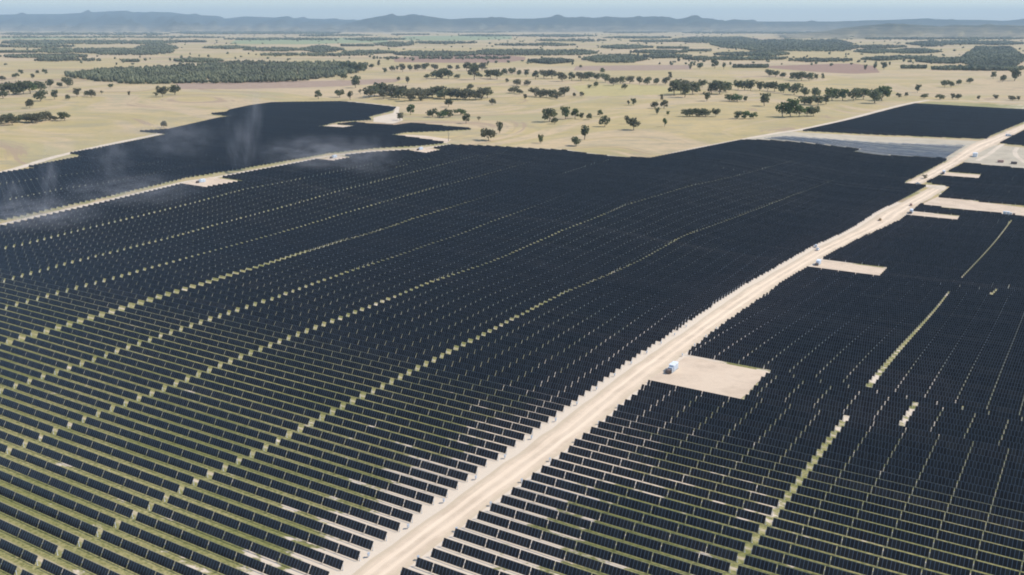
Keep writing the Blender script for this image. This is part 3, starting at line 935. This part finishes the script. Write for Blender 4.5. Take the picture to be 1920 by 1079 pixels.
# lone trees: x, y of the foot, height in photo pixels, crown, leaf colour, label
LONE = [
 (1014, 269, 17, 'tall', 2, 'small upright green tree just behind the main solar block'),
 (1080, 274, 20, 'round', 0, 'round dark tree nearest the back edge of the main solar block'),
 (1096, 262, 28, 'tall', 0, 'taller dark tree just behind the round one by the solar block'),
 (1134, 238, 24, 'round', 0, 'broad round tree standing alone right of the shady clump'),
 (1125, 219, 13, 'round', 2, 'small tree peeping over the broad round tree'),
 (1175, 233, 17, 'tall', 1, 'narrow tree touching a spreading tree on the open straw paddock'),
 (1188, 244, 23, 'wide', 1, 'spreading grey green tree on the open straw paddock'),
 (1178, 198, 10, 'tall', 1, 'smaller brownish tree of a pair on pale ground'),
 (1188, 198, 14, 'round', 0, 'larger green tree of a pair on pale ground'),
 (1246, 238, 17, 'tall', 2, 'slim leaning tree right of the open straw paddock'),
 (1252, 217, 9, 'round', 2, 'tiny round tree above the slim leaning tree'),
 (916, 264, 23, 'wide', 1, 'brownish flat topped tree right of the dark array tip'),
 (937, 250, 22, 'tall', 0, 'tall narrow dark tree behind the brownish flat topped tree'),
 (882, 169, 13, 'round', 0, 'round tree just above the brown thicket'),
 (923, 197, 14, 'round', 1, 'grey tree at the right end of the brown thicket'),
 (841, 201, 16, 'wide', 0, 'single tree below the middle of the brown thicket'),
 (874, 232, 20, 'round', 0, 'dark tree at the right end of the bright green row'),
 (898, 228, 10, 'sparse', 1, 'thin sparse tree right of the bright green row'),
 (770, 216, 21, 'round', 2, 'larger green tree beside the far tip of the array'),
 (750, 226, 15, 'round', 1, 'smaller tree beside the far tip of the array'),
 (637, 183, 15, 'wide', 0, 'round tree behind the top edge of the upper left block'),
 (657, 188, 18, 'tall', 0, 'dark tree right of the round one above the upper left block'),
 (667, 165, 22, 'round', 0, 'tall full tree at the right end of the pink paddock'),
 (676, 178, 11, 'sparse', 1, 'thin tree under the tall full tree by the pink paddock'),
 (597, 186, 17, 'round', 0, 'lone tree at the back of the upper left block'),
 (307, 240, 15, 'round', 1, 'lone tree at the very edge of the upper left array'),
 (305, 182, 21, 'wide', 1, 'left tree of the big pair in front of the woodland'),
 (328, 178, 21, 'round', 0, 'right tree of the big pair in front of the woodland'),
 (293, 180, 7, 'low', 1, 'low bush at the foot of the big pair before the woodland'),
 (242, 180, 9, 'tall', 1, 'small dark tree on straw ground left of the big pair'),
 (191, 178, 8, 'sparse', 1, 'tiny thin tree at the right end of the left scattered row'),
 (56, 203, 19, 'round', 1, 'lone dark crowned tree on the far left paddock'),
 (208, 166, 9, 'wide', 0, 'low spreading tree at the front left of the woodland'),
 (1433, 199, 25, 'round', 0, 'large round tree in front of the long tree line at right'),
 (1325, 190, 18, 'round', 0, 'medium tree left of the low bushy trio at right'),
 (1720, 174, 16, 'round', 0, 'round dark tree behind the corner of the far right block'),
 (1342, 219, 16, 'wide', 0, 'rounded tree just right of the dark hedge like clump'),
 (1171, 168, 12, 'round', 0, 'round tree in front of the middle of the long tree line'),
 (1117, 164, 12, 'round', 0, 'dark tree hanging below the long tree line'),
 (1105, 166, 7, 'low', 0, 'low bush left of the dark tree below the tree line'),
 (1130, 138, 12, 'round', 0, 'single tree on the dull pink paddock'),
 (1089, 128, 7, 'round', 1, 'tiny tree at the left end of the dull pink paddock'),
 (1257, 148, 13, 'tall', 1, 'slim tree rising behind the long tree line'),
 (985, 187, 11, 'round', 1, 'small tree left of the grey green thicket'),
 (1077, 182, 9, 'round', 1, 'smaller of two shrubs right of the grey green thicket'),
 (1091, 182, 10, 'round', 1, 'larger of two shrubs right of the grey green thicket'),
 (951, 156, 9, 'round', 0, 'small round tree on the golden grass above the thickets'),
 (747, 152, 9, 'round', 0, 'small round tree left of a brownish narrow one'),
 (764, 158, 15, 'tall', 1, 'brownish narrow tree on the golden grass'),
 (710, 124, 11, 'tall', 1, 'slim tree left of the ragged tree row below the red paddock'),
 (728, 114, 7, 'round', 1, 'tiny tree at the left end of the red ploughed paddock'),
 (915, 123, 9, 'tall', 0, 'small upright tree standing on the red ploughed paddock'),
 (1543, 149, 11, 'tall', 0, 'small tree at the right end of the dark copse below the red field'),
 (1818, 157, 12, 'round', 0, 'round tree right of the little dark copse at far right'),
 (1734, 335, 7, 'low', 1, 'olive shrub growing on the dirt road above the kink'),
]
for t_ in LONE: tree(*t_[:6])
# clumps and rows: phrase, leaf colours, [(x, y, height)]
CL = [
 ('the shady clump in mid paddock', 'wide round', [0, 0, 2], [(1030, 229, 26), (1040, 233, 14), (1060, 224, 25), (1078, 223, 20), (1090, 224, 13), (1104, 225, 14)]),
 ('the loose stand right of centre', 'round tall', [0, 0, 1], [(1227, 204, 15), (1232, 215, 14), (1241, 189, 12), (1245, 204, 17)]),
 ('the dark hedge like clump', 'low wide', [0], [(1288, 219, 15), (1298, 219, 16), (1310, 219, 15), (1323, 219, 15)]),
 ('the low bushy trio', 'low low', [0, 2], [(1383, 223, 14), (1397, 223, 14), (1412, 223, 13)]),
 ('the tall clump behind the perimeter track', 'round wide', [0, 2], [(1467, 219, 31), (1482, 220, 36), (1498, 219, 22), (1513, 218, 20), (1525, 218, 19)]),
 ('the grey green thicket', 'wide low', [1, 1, 0], [(1004, 181, 16), (1014, 183, 15), (1025, 183, 15), (1036, 184, 15), (1045, 186, 14), (1058, 181, 18)]),
 ('the brown thicket behind the array tip', 'wide low', [1, 1, 0], [(692, 184, 20), (702, 182, 22), (712, 180, 26), (719, 186, 18), (727, 181, 22), (738, 184, 22), (748, 187, 20), (758, 183, 22), (768, 190, 22), (779, 184, 20), (789, 189, 20), (801, 185, 20), (811, 183, 22), (822, 184, 22), (833, 186, 20), (845, 186, 20), (857, 186, 20), (868, 187, 20), (880, 187, 20), (892, 188, 20), (903, 187, 22), (914, 184, 20)]),
 ('the bright green row', 'round low', [2, 2, 0], [(811, 220, 17), (821, 218, 9), (831, 221, 14), (841, 220, 15), (853, 214, 9), (864, 216, 13)]),
 ('the left scattered row', 'round wide', [0, 1], [(103, 187, 19), (128, 188, 12), (145, 182, 17), (164, 181, 12), (172, 183, 17)]),
 ('the leafy group at the left edge', 'wide low', [0, 0, 2], [(6, 185, 15), (17, 178, 22), (30, 178, 24), (44, 177, 24), (57, 176, 24), (76, 190, 20), (77, 172, 19)]),
 ('the little group before the left woodland tip', 'round wide', [0], [(94, 164, 17), (112, 164, 9), (128, 164, 18)]),
 ('the scattered dots on pale far left ground', 'round low', [0, 1], [(4, 151, 9), (30, 146, 9), (40, 139, 8), (62, 148, 10), (70, 139, 8), (85, 139, 9)]),
 ('the dull shrub line at the left edge', 'low wide', [1, 1, 0], [(4, 233, 18), (15, 231, 17), (23, 235, 19), (37, 230, 15), (50, 229, 17), (60, 230, 18), (68, 231, 20), (80, 228, 19), (91, 226, 16), (103, 226, 9), (121, 227, 17)]),
 ('the long tree line at right', 'wide round', [0, 0, 2], [(1284, 183, 27), (1299, 177, 23), (1317, 164, 15), (1334, 177, 23), (1349, 177, 25), (1361, 173, 19), (1384, 169, 19), (1396, 170, 20), (1407, 170, 21), (1424, 171, 19), (1439, 171, 17), (1452, 172, 19), (1469, 175, 19), (1489, 178, 21), (1509, 181, 19), (1530, 183, 21), (1560, 189, 23), (1580, 189, 23), (1600, 189, 23), (1618, 187, 21), (1640, 194, 30), (1653, 189, 28)]),
 ('the lower spur of the right tree line', 'low round', [0, 2], [(1368, 190, 14), (1382, 191, 15), (1397, 191, 11), (1509, 196, 16), (1520, 197, 17), (1534, 198, 19), (1549, 196, 19)]),
 ('the scattered trees along the far perimeter track', 'round low', [0, 1], [(1685, 183, 8), (1699, 182, 9), (1733, 185, 10), (1762, 187, 11), (1786, 187, 12), (1796, 187, 12), (1834, 188, 9), (1867, 186, 8), (1897, 189, 10), (1909, 189, 9)]),
 ('the little dark copse at far right', 'round wide', [0], [(1771, 164, 14), (1783, 164, 11), (1797, 160, 12)]),
 ('the tall group at the right edge', 'round tall', [0], [(1862, 148, 14), (1880, 154, 15), (1902, 152, 25)]),
 ('the dark copse below the red field', 'wide round', [0], [(1442, 144, 13), (1454, 145, 13), (1467, 147, 11), (1489, 151, 15), (1502, 152, 17), (1517, 152, 15), (1530, 150, 11)]),
 ('the copse at the right end of the red field', 'round tall', [0], [(1622, 132, 11), (1640, 131, 12), (1657, 131, 15)]),
 ('the row of four on pinkish ground', 'round tall', [0], [(1294, 131, 11), (1312, 130, 13), (1340, 129, 19), (1357, 130, 13)]),
 ('the long middle tree line', 'wide round', [0, 0, 1], [(945, 141, 14), (960, 141, 14), (973, 143, 13), (987, 144, 14), (1004, 149, 17), (1020, 147, 15), (1035, 148, 17), (1054, 153, 17), (1072, 152, 17), (1089, 152, 16), (1104, 151, 16), (1119, 152, 15), (1135, 155, 16), (1150, 161, 16), (1164, 158, 14), (1181, 157, 14), (1199, 158, 16), (1213, 160, 15), (1230, 159, 14), (1248, 159, 14), (1264, 179, 29), (1277, 177, 27)]),
 ('the ragged row below the red paddock', 'round wide', [0, 0, 1], [(722, 138, 11), (735, 134, 12), (745, 133, 10), (755, 135, 16), (769, 133, 13), (783, 133, 12), (797, 132, 13), (815, 132, 11), (844, 132, 10), (858, 132, 10), (875, 133, 17), (889, 150, 30), (891, 134, 18), (904, 133, 15)]),
 ('the leafy bunch below the ragged row', 'wide low', [0], [(800, 149, 10), (818, 148, 17), (829, 148, 19), (841, 148, 17), (857, 148, 9), (919, 148, 17), (932, 149, 19), (902, 146, 7)]),
 ('the clump at the right end of the woodland', 'wide round', [0], [(645, 131, 15), (659, 132, 14), (672, 137, 19), (685, 132, 11), (696, 129, 9), (653, 139, 9), (645, 150, 12), (668, 150, 10)]),
 ('the dotted pair of groups above the thickets', 'round low', [0, 1], [(964, 175, 14), (974, 177, 10), (969, 161, 13), (989, 161, 11)]),
]
for phrase, kd, lis, pts in CL:
    kds = kd.split()
    for q, (x, y, hh) in enumerate(sorted(pts)):
        tree(x, y, hh, kds[0] if random.random() < .6 else kds[1], random.choice(lis), '%s tree from the left in %s' % (ordw(q + 1), phrase), 'trees in ' + phrase)
# the bare standing trunk
p = G(841, 265)
q = MB(); q.tube([(0, 0, -.2), (.2, .1, 5), (-.2, .3, 11.5)], [.42, .32, .12], 8); q.tube([(.1, .1, 6), (1.6, .2, 9.5)], [.2, .06], 6); q.tube([(.1, .1, 8), (-1.5, -.4, 11)], [.16, .05], 6)
tag(link('dead_tree', q.mesh('dead_tree', M['deadwood']), None, tuple(p)), 'bare dead trunk standing on the sand between the two array fingers', 'tree')

# ------------------------------------------------------------------ far woods (masses)
phi = (1 + 5 ** .5) / 2
ICO = np.array([(-1, phi, 0), (1, phi, 0), (-1, -phi, 0), (1, -phi, 0), (0, -1, phi), (0, 1, phi), (0, -1, -phi), (0, 1, -phi), (phi, 0, -1), (phi, 0, 1), (-phi, 0, -1), (-phi, 0, 1)]) / math.hypot(1, phi)
ICF = np.array([(0, 11, 5), (0, 5, 1), (0, 1, 7), (0, 7, 10), (0, 10, 11), (1, 5, 9), (5, 11, 4), (11, 10, 2), (10, 7, 6), (7, 1, 8), (3, 9, 4), (3, 4, 2), (3, 2, 6), (3, 6, 8), (3, 8, 9), (4, 9, 5), (2, 4, 11), (6, 2, 10), (8, 6, 7), (9, 8, 1)])


def crowns(P, hgt, wid):
    """irregular low crowns for trees seen from kilometres away"""
    n = len(P)
    J = ICO[None] * (1 + rng.uniform(-.42, .42, (n, 12, 1)))
    V = np.empty((n, 12, 3))
    V[:, :, 0] = P[:, None, 0] + J[:, :, 0] * wid[:, None]
    V[:, :, 1] = P[:, None, 1] + J[:, :, 1] * wid[:, None]
    V[:, :, 2] = P[:, None, 2] + hgt[:, None] * (.55 + J[:, :, 2] * .48)
    return V.reshape(-1, 3), (ICF[None] + 12 * np.arange(n)[:, None, None]).reshape(-1, 3)


def scatter_px(poly, n):
    """n ground points whose picture lies in a photo-pixel polygon"""
    poly = np.array(poly, float); out = []
    lo, hi = poly.min(0), poly.max(0)
    while len(out) < n:
        c = np.c_[rng.uniform(lo[0], hi[0], 400), rng.uniform(lo[1], hi[1], 400)]
        out += list(c[inside(poly, c[:, 0], c[:, 1])])
    c = np.array(out[:n]); u, w = c[:, 0] - 960, c[:, 1] - 539.5
    k_ = H / (F * ST + w * CT)
    return np.c_[u * k_, (F * CT - w * ST) * k_, np.zeros(n)]


W1 = [(115, 143), (200, 133), (320, 127), (470, 117), (560, 121), (640, 118), (690, 123), (682, 134), (640, 144), (560, 153), (400, 157), (250, 159), (180, 153), (130, 146)]
P = scatter_px(W1, 2600)
v, f = [], []
# leafy crowns for the woodland: several small lobes per tree
hh = rng.uniform(8, 13.5, len(P))
for q in range(4):
    Q = P + np.c_[rng.normal(0, 2.4, (len(P), 2)), rng.uniform(-1.2, 1.6, len(P))]
    a_, b_ = crowns(Q, hh * rng.uniform(.75, 1.05, len(P)), rng.uniform(2.4, 4.4, len(P)))
    f.append(b_ + sum(len(x) for x in v)); v.append(a_)
tag(link('dense_woodland', np_mesh('dense_woodland', np.concatenate(v), np.concatenate(f), [M['farleaf']])), 'long dense dark green woodland across the upper left plain', 'woodland', None, 'stuff')

BELTS = [(0, 140, 87, 90, 60), (420, 640, 73, 76, 90), (650, 760, 73, 77, 70), (760, 900, 80, 83, 60), (930, 1080, 84, 87, 60), (1130, 1260, 70, 73, 70), (1180, 1290, 77, 80, 50),
 (0, 420, 70, 72, 120), (1620, 1920, 72, 75, 200), (1560, 1700, 88, 91, 60), (1820, 1920, 80, 86, 120), (560, 700, 66, 69, 70), (700, 960, 110, 112, 30), (480, 700, 103, 106, 60), (60, 200, 113, 116, 25), (820, 960, 59, 62, 80), (1000, 1280, 57, 60, 100), (0, 600, 55, 58, 200),
   # x0, x1, y0, y1 (foot of the trees), trees
 (0, 165, 105, 110, 130), (0, 70, 97, 101, 60), (60, 260, 93, 101, 140), (160, 330, 94, 104, 130), (255, 335, 82, 101, 110), (0, 330, 78, 84, 260), (315, 385, 62, 97, 200), (320, 640, 60, 65, 260),
 (380, 475, 89, 93, 60), (455, 575, 92, 97, 90), (560, 645, 87, 101, 150), (640, 745, 98, 102, 100), (738, 900, 99, 107, 190), (880, 1125, 96, 105, 300), (988, 1076, 113, 121, 170),
 (1090, 1215, 106, 119, 230), (1122, 1225, 87, 93, 110), (1232, 1290, 88, 95, 80), (1180, 1290, 97, 101, 90), (1200, 1300, 105, 110, 80), (326, 420, 112, 119, 90), (230, 260, 115, 118, 20),
 (1260, 1420, 71, 81, 240), (1330, 1600, 76, 92, 520), (1380, 1610, 84, 97, 380), (1280, 1332, 94, 99, 60), (1335, 1480, 101, 106, 110), (1400, 1478, 97, 107, 100), (1280, 1480, 110, 114, 120),
 (1480, 1600, 113, 117, 60), (1374, 1440, 126, 129, 40), (1600, 1680, 94, 101, 110), (1660, 1765, 95, 102, 140), (1615, 1690, 110, 115, 70), (1700, 1790, 78, 89, 120), (1760, 1860, 78, 85, 120),
 (1715, 1830, 112, 120, 160), (1800, 1925, 90, 133, 620), (1745, 1920, 129, 133, 130), (1690, 1737, 126, 132, 40), (735, 805, 64, 67, 60), (860, 962, 66, 69, 80), (960, 1120, 66, 70, 130), (700, 780, 80, 90, 60),
 (0, 320, 62, 67, 150), (1130, 1250, 60, 63, 70), (1280, 1560, 60, 64, 170), (1000, 1140, 75, 79, 40), (640, 700, 78, 96, 60), (1540, 1640, 66, 71, 60), (1640, 1760, 108, 112, 60)]
v, f, nb = [], [], 0
for x0, x1, y0, y1, n in BELTS:
    k_ = max(2, int((x1 - x0) / 25)); xs = np.linspace(x0, x1, k_)
    top = y0 + rng.uniform(-.6, .8, k_); bot = y1 + rng.uniform(-.8, .6, k_); top[0] = bot[0] = (y0 + y1) / 2; top[-1] = bot[-1] = (y0 + y1) / 2
    bot = np.maximum(bot, top + .3)
    P = scatter_px(list(zip(xs, top)) + list(zip(xs[::-1], bot[::-1])), int(n * 4.6))
    d = np.hypot(P[:, 0], P[:, 1])
    w = np.clip(d / 850, 3, 20) * rng.uniform(.7, 1.5, len(P)); h = rng.uniform(7, 13, len(P)) * np.clip(d / 5000, 1, 1.3)
    a_, b_ = crowns(P, h, w); f.append(b_ + nb); v.append(a_); nb += len(a_)
tag(link('distant_tree_belts', np_mesh('distant_tree_belts', np.concatenate(v), np.concatenate(f), [M['farleaf']])), 'dark belts of trees streaking the far hazy plain', 'woodland', None, 'stuff')
P = np.concatenate([scatter_px([(0, 84), (1920, 84), (1920, 128), (1000, 122), (700, 112), (0, 128)], 330), scatter_px([(0, 64), (1920, 64), (1920, 84), (0, 84)], 420)])
d = np.hypot(P[:, 0], P[:, 1])
a_, b_ = crowns(P, rng.uniform(6, 13, len(P)), rng.uniform(3.5, 7, len(P)) * np.clip(d / 4500, 1, 2))
tag(link('scattered_far_trees', np_mesh('scattered_far_trees', a_, b_, [M['farleaf']])), 'tiny scattered trees dotted over the far paddocks', 'trees', None, 'stuff')

# ------------------------------------------------------------------ hills
def hills(name, prof, dist, base_front, back, rough, label, seed):
    r = np.random.default_rng(seed)
    prof = np.array(prof, float)
    xs = np.arange(prof[0, 0], prof[-1, 0] + 1, 5.0)
    tp = np.interp(xs, prof[:, 0], prof[:, 1])
    az = np.arctan2(xs - 960, F)                       # bearing
    dd = dist / np.cos(az)
    zc = np.maximum(H + (YH - tp) / F * dist * .99, 2)
    U = [0, .1, .22, .36, .5, .64, .78, .9, 1.0, 1.25, 1.7, 2.4, 3.0]
    V = []
    bump = [np.interp(xs, np.linspace(xs[0], xs[-1], len(xs) // 3 + 2), r.normal(0, 1, len(xs) // 3 + 2)) for _ in U]
    for u, bm_ in zip(U, bump):
        if u <= 1: rad = dd + (u - 1) * base_front; h = zc * (u ** 1.25)
        else: rad = dd + (u - 1) * back / 2; h = zc * max(0, 1 - (u - 1) / 2) ** 1.1
        amp = rough * (0 if u in (0, 1.0, 3.0) else 1)
        h = np.maximum(h + bm_ * amp * zc * .14, -3) - (2 if u in (0, 3.0) else 0)
        V.append(np.c_[np.sin(az) * rad + bm_ * rough * 30, np.cos(az) * rad, h])
    V = np.concatenate(V); n = len(xs)
    i_, j_ = np.meshgrid(np.arange(n - 1), np.arange(len(U) - 1)); a_ = (j_ * n + i_).ravel()
    return structure(name, np_mesh(name, V, np.c_[a_, a_ + 1, a_ + n + 1, a_ + n], [M['hill']], smooth=True), label)


hills('hills', [(-250, 36), (-100, 33), (0, 31), (40, 29), (90, 28), (150, 28), (200, 25), (240, 23), (265, 22), (285, 26), (310, 24), (345, 25), (380, 29), (425, 31), (440, 36), (460, 34), (480, 32), (510, 33), (560, 35), (640, 37), (720, 40), (760, 46)], 27000, 11000, 6000, 1, 'pale blue hills on the horizon at left', 3)
hills('hills', [(605, 60), (655, 46), (690, 38), (720, 32), (735, 30), (755, 31), (780, 30), (800, 31), (830, 35), (850, 37), (880, 35), (930, 34), (960, 36), (1000, 36), (1030, 33), (1042, 31), (1065, 34), (1100, 35), (1130, 32), (1160, 34), (1200, 33), (1245, 33), (1262, 37), (1280, 33), (1320, 36), (1345, 40), (1360, 37), (1400, 41), (1500, 41), (1560, 41), (1600, 39), (1650, 38), (1700, 36), (1760, 38), (1800, 38), (1850, 40), (1868, 38), (1880, 36), (1893, 38), (1920, 39), (2060, 42)], 20500, 4500, 5000, 1, 'dark blue wooded ridge along the horizon from centre to right', 5)
hills('hills', [(1440, 66), (1520, 58), (1560, 52), (1600, 47), (1650, 45), (1700, 47), (1730, 50), (1760, 47), (1800, 48), (1850, 47), (1920, 50), (2100, 52)], 11500, 2600, 3000, 1, 'nearer wooded ridge in front of the horizon at far right', 8)
hills('hills', [(-300, 41), (300, 40), (640, 38), (1000, 41), (1500, 42), (2200, 42)], 36000, 6000, 4000, .6, 'faint farthest rise along the whole horizon', 9)

# ------------------------------------------------------------------ haze and dust
def volume_mat(name, col, dens, aniso=.0, shape=None):
    m = bpy.data.materials.new(name); m.use_nodes = True
    nt = m.node_tree; nt.nodes.clear()
    out = nt.nodes.new('ShaderNodeOutputMaterial'); pv = nt.nodes.new('ShaderNodeVolumePrincipled')
    pv.inputs['Color'].default_value = (*col, 1); pv.inputs['Density'].default_value = dens; pv.inputs['Anisotropy'].default_value = aniso
    nt.links.new(pv.outputs[0], out.inputs['Volume'])
    if shape:
        tc = nt.nodes.new('ShaderNodeTexCoord')
        ln = nt.nodes.new('ShaderNodeVectorMath'); ln.operation = 'LENGTH'; nt.links.new(tc.outputs['Object'], ln.inputs[0])
        fall = maprange(nt, ln.outputs['Value'], 1.0, .1)
        nz = noise(nt, tc.outputs['Object'], shape, 3, .6)
        dn = math_(nt, 'MULTIPLY', math_(nt, 'MULTIPLY', fall, maprange(nt, nz, .38, .72)), dens)
        nt.links.new(dn, pv.inputs['Density'])
    return m


HAZE = 4.4e-5
b = MB(); b.box((0, 22000, 397), (90000, 50000, 804))
hz = link('haze', b.mesh('haze', volume_mat('haze_air', (.70, .885, 1.0), HAZE, .0)))
tag(hz, 'pale blue air over the far plain', 'haze', None, 'stuff')
ICO3 = None
DUST = [(480, 318, 13, 62, .040, 'tall thin dust plume rising beside the service track'),
        (450, 322, 20, 38, .024, 'ragged dust puff just left of the tall thin plume'),
        (100, 402, 10, 34, .060, 'upright dust wisp over the rows at the left edge'),
        (28, 400, 14, 20, .034, 'smaller dust puff left of the upright wisp'),
        (215, 340, 26, 30, .020, 'faint dust wisp in the upper left block between the others'),
        (600, 318, 75, 22, .019, 'broad faint dust veil over the rows beside the service track'),
        (690, 330, 40, 26, .016, 'pale dust drift near the far end of the service track'),
        (60, 430, 60, 14, .026, 'low dust drift along the left end of the service track'),
        (250, 385, 70, 16, .015, 'low dust veil over the middle of the service track'),
        (330, 300, 60, 34, .011, 'faint dust veil above the upper left block')]
import bmesh
bmh = bmesh.new(); bmesh.ops.create_icosphere(bmh, subdivisions=3, radius=1); BALL = bpy.data.meshes.new('dust'); bmh.to_mesh(BALL); bmh.free()
for q, (x, y, rx, rzv, dn, lb) in enumerate(DUST):
    me = BALL.copy(); me.materials.append(volume_mat('dust_cloud', (.92, .88, .88), dn, .2, 2.2 + .2 * q))
    p = G(x, y); o = link('dust_plume', me, None, (p[0], p[1], p[2] + rzv * .75)); o.scale = (rx, rx * .7, rzv)
    o.rotation_euler = (0, R(9) if q in (0, 2) else 0, 0)
    tag(o, lb, 'dust', None, 'stuff')

# ------------------------------------------------------------------ light, sky, camera
sd = Vector((math.sin(SUN_AZ) * math.cos(SUN_EL), math.cos(SUN_AZ) * math.cos(SUN_EL), math.sin(SUN_EL)))
L = bpy.data.lights.new('sun', 'SUN'); L.energy = 3.6; L.angle = R(.53); L.color = (1, .95, .87)
lo = link('sun', L); lo.rotation_euler = (-sd).to_track_quat('-Z', 'Y').to_euler()
w = bpy.data.worlds.new('World'); scene.world = w; w.use_nodes = True
nt = w.node_tree; bg = nt.nodes['Background']
sky = nt.nodes.new('ShaderNodeTexSky'); sky.sky_type = 'NISHITA'; sky.sun_disc = False
sky.sun_elevation = SUN_EL; sky.sun_rotation = SUN_AZ; sky.altitude = 300; sky.air_density = 1.0; sky.dust_density = .2; sky.ozone_density = 3.0
nt.links.new(sky.outputs[0], bg.inputs[0]); bg.inputs[1].default_value = .14

cam = bpy.data.cameras.new('camera'); cam.sensor_width = 36; cam.lens = 36 * F / 1920; cam.clip_start = 1; cam.clip_end = 120000
co = link('camera', cam, None, (0, 0, H)); co.rotation_euler = (math.pi / 2 - TH, 0, 0)
scene.camera = co
vs = scene.view_settings
vs.view_transform = 'Standard'; vs.look = 'None'; vs.exposure = .35; vs.gamma = 1; vs.use_curve_mapping = False
cy = scene.cycles
cy.use_denoising = True
cy.max_bounces = 5; cy.diffuse_bounces = 2; cy.glossy_bounces = 2; cy.transparent_max_bounces = 4; cy.volume_bounces = 0
cy.filter_width = 1.9
try: cy.volume_step_rate = 3; cy.volume_max_steps = 64
except Exception: pass
print('tracker rows', len(tr), 'near', len(NEAR), 'objects', len(bpy.data.objects))
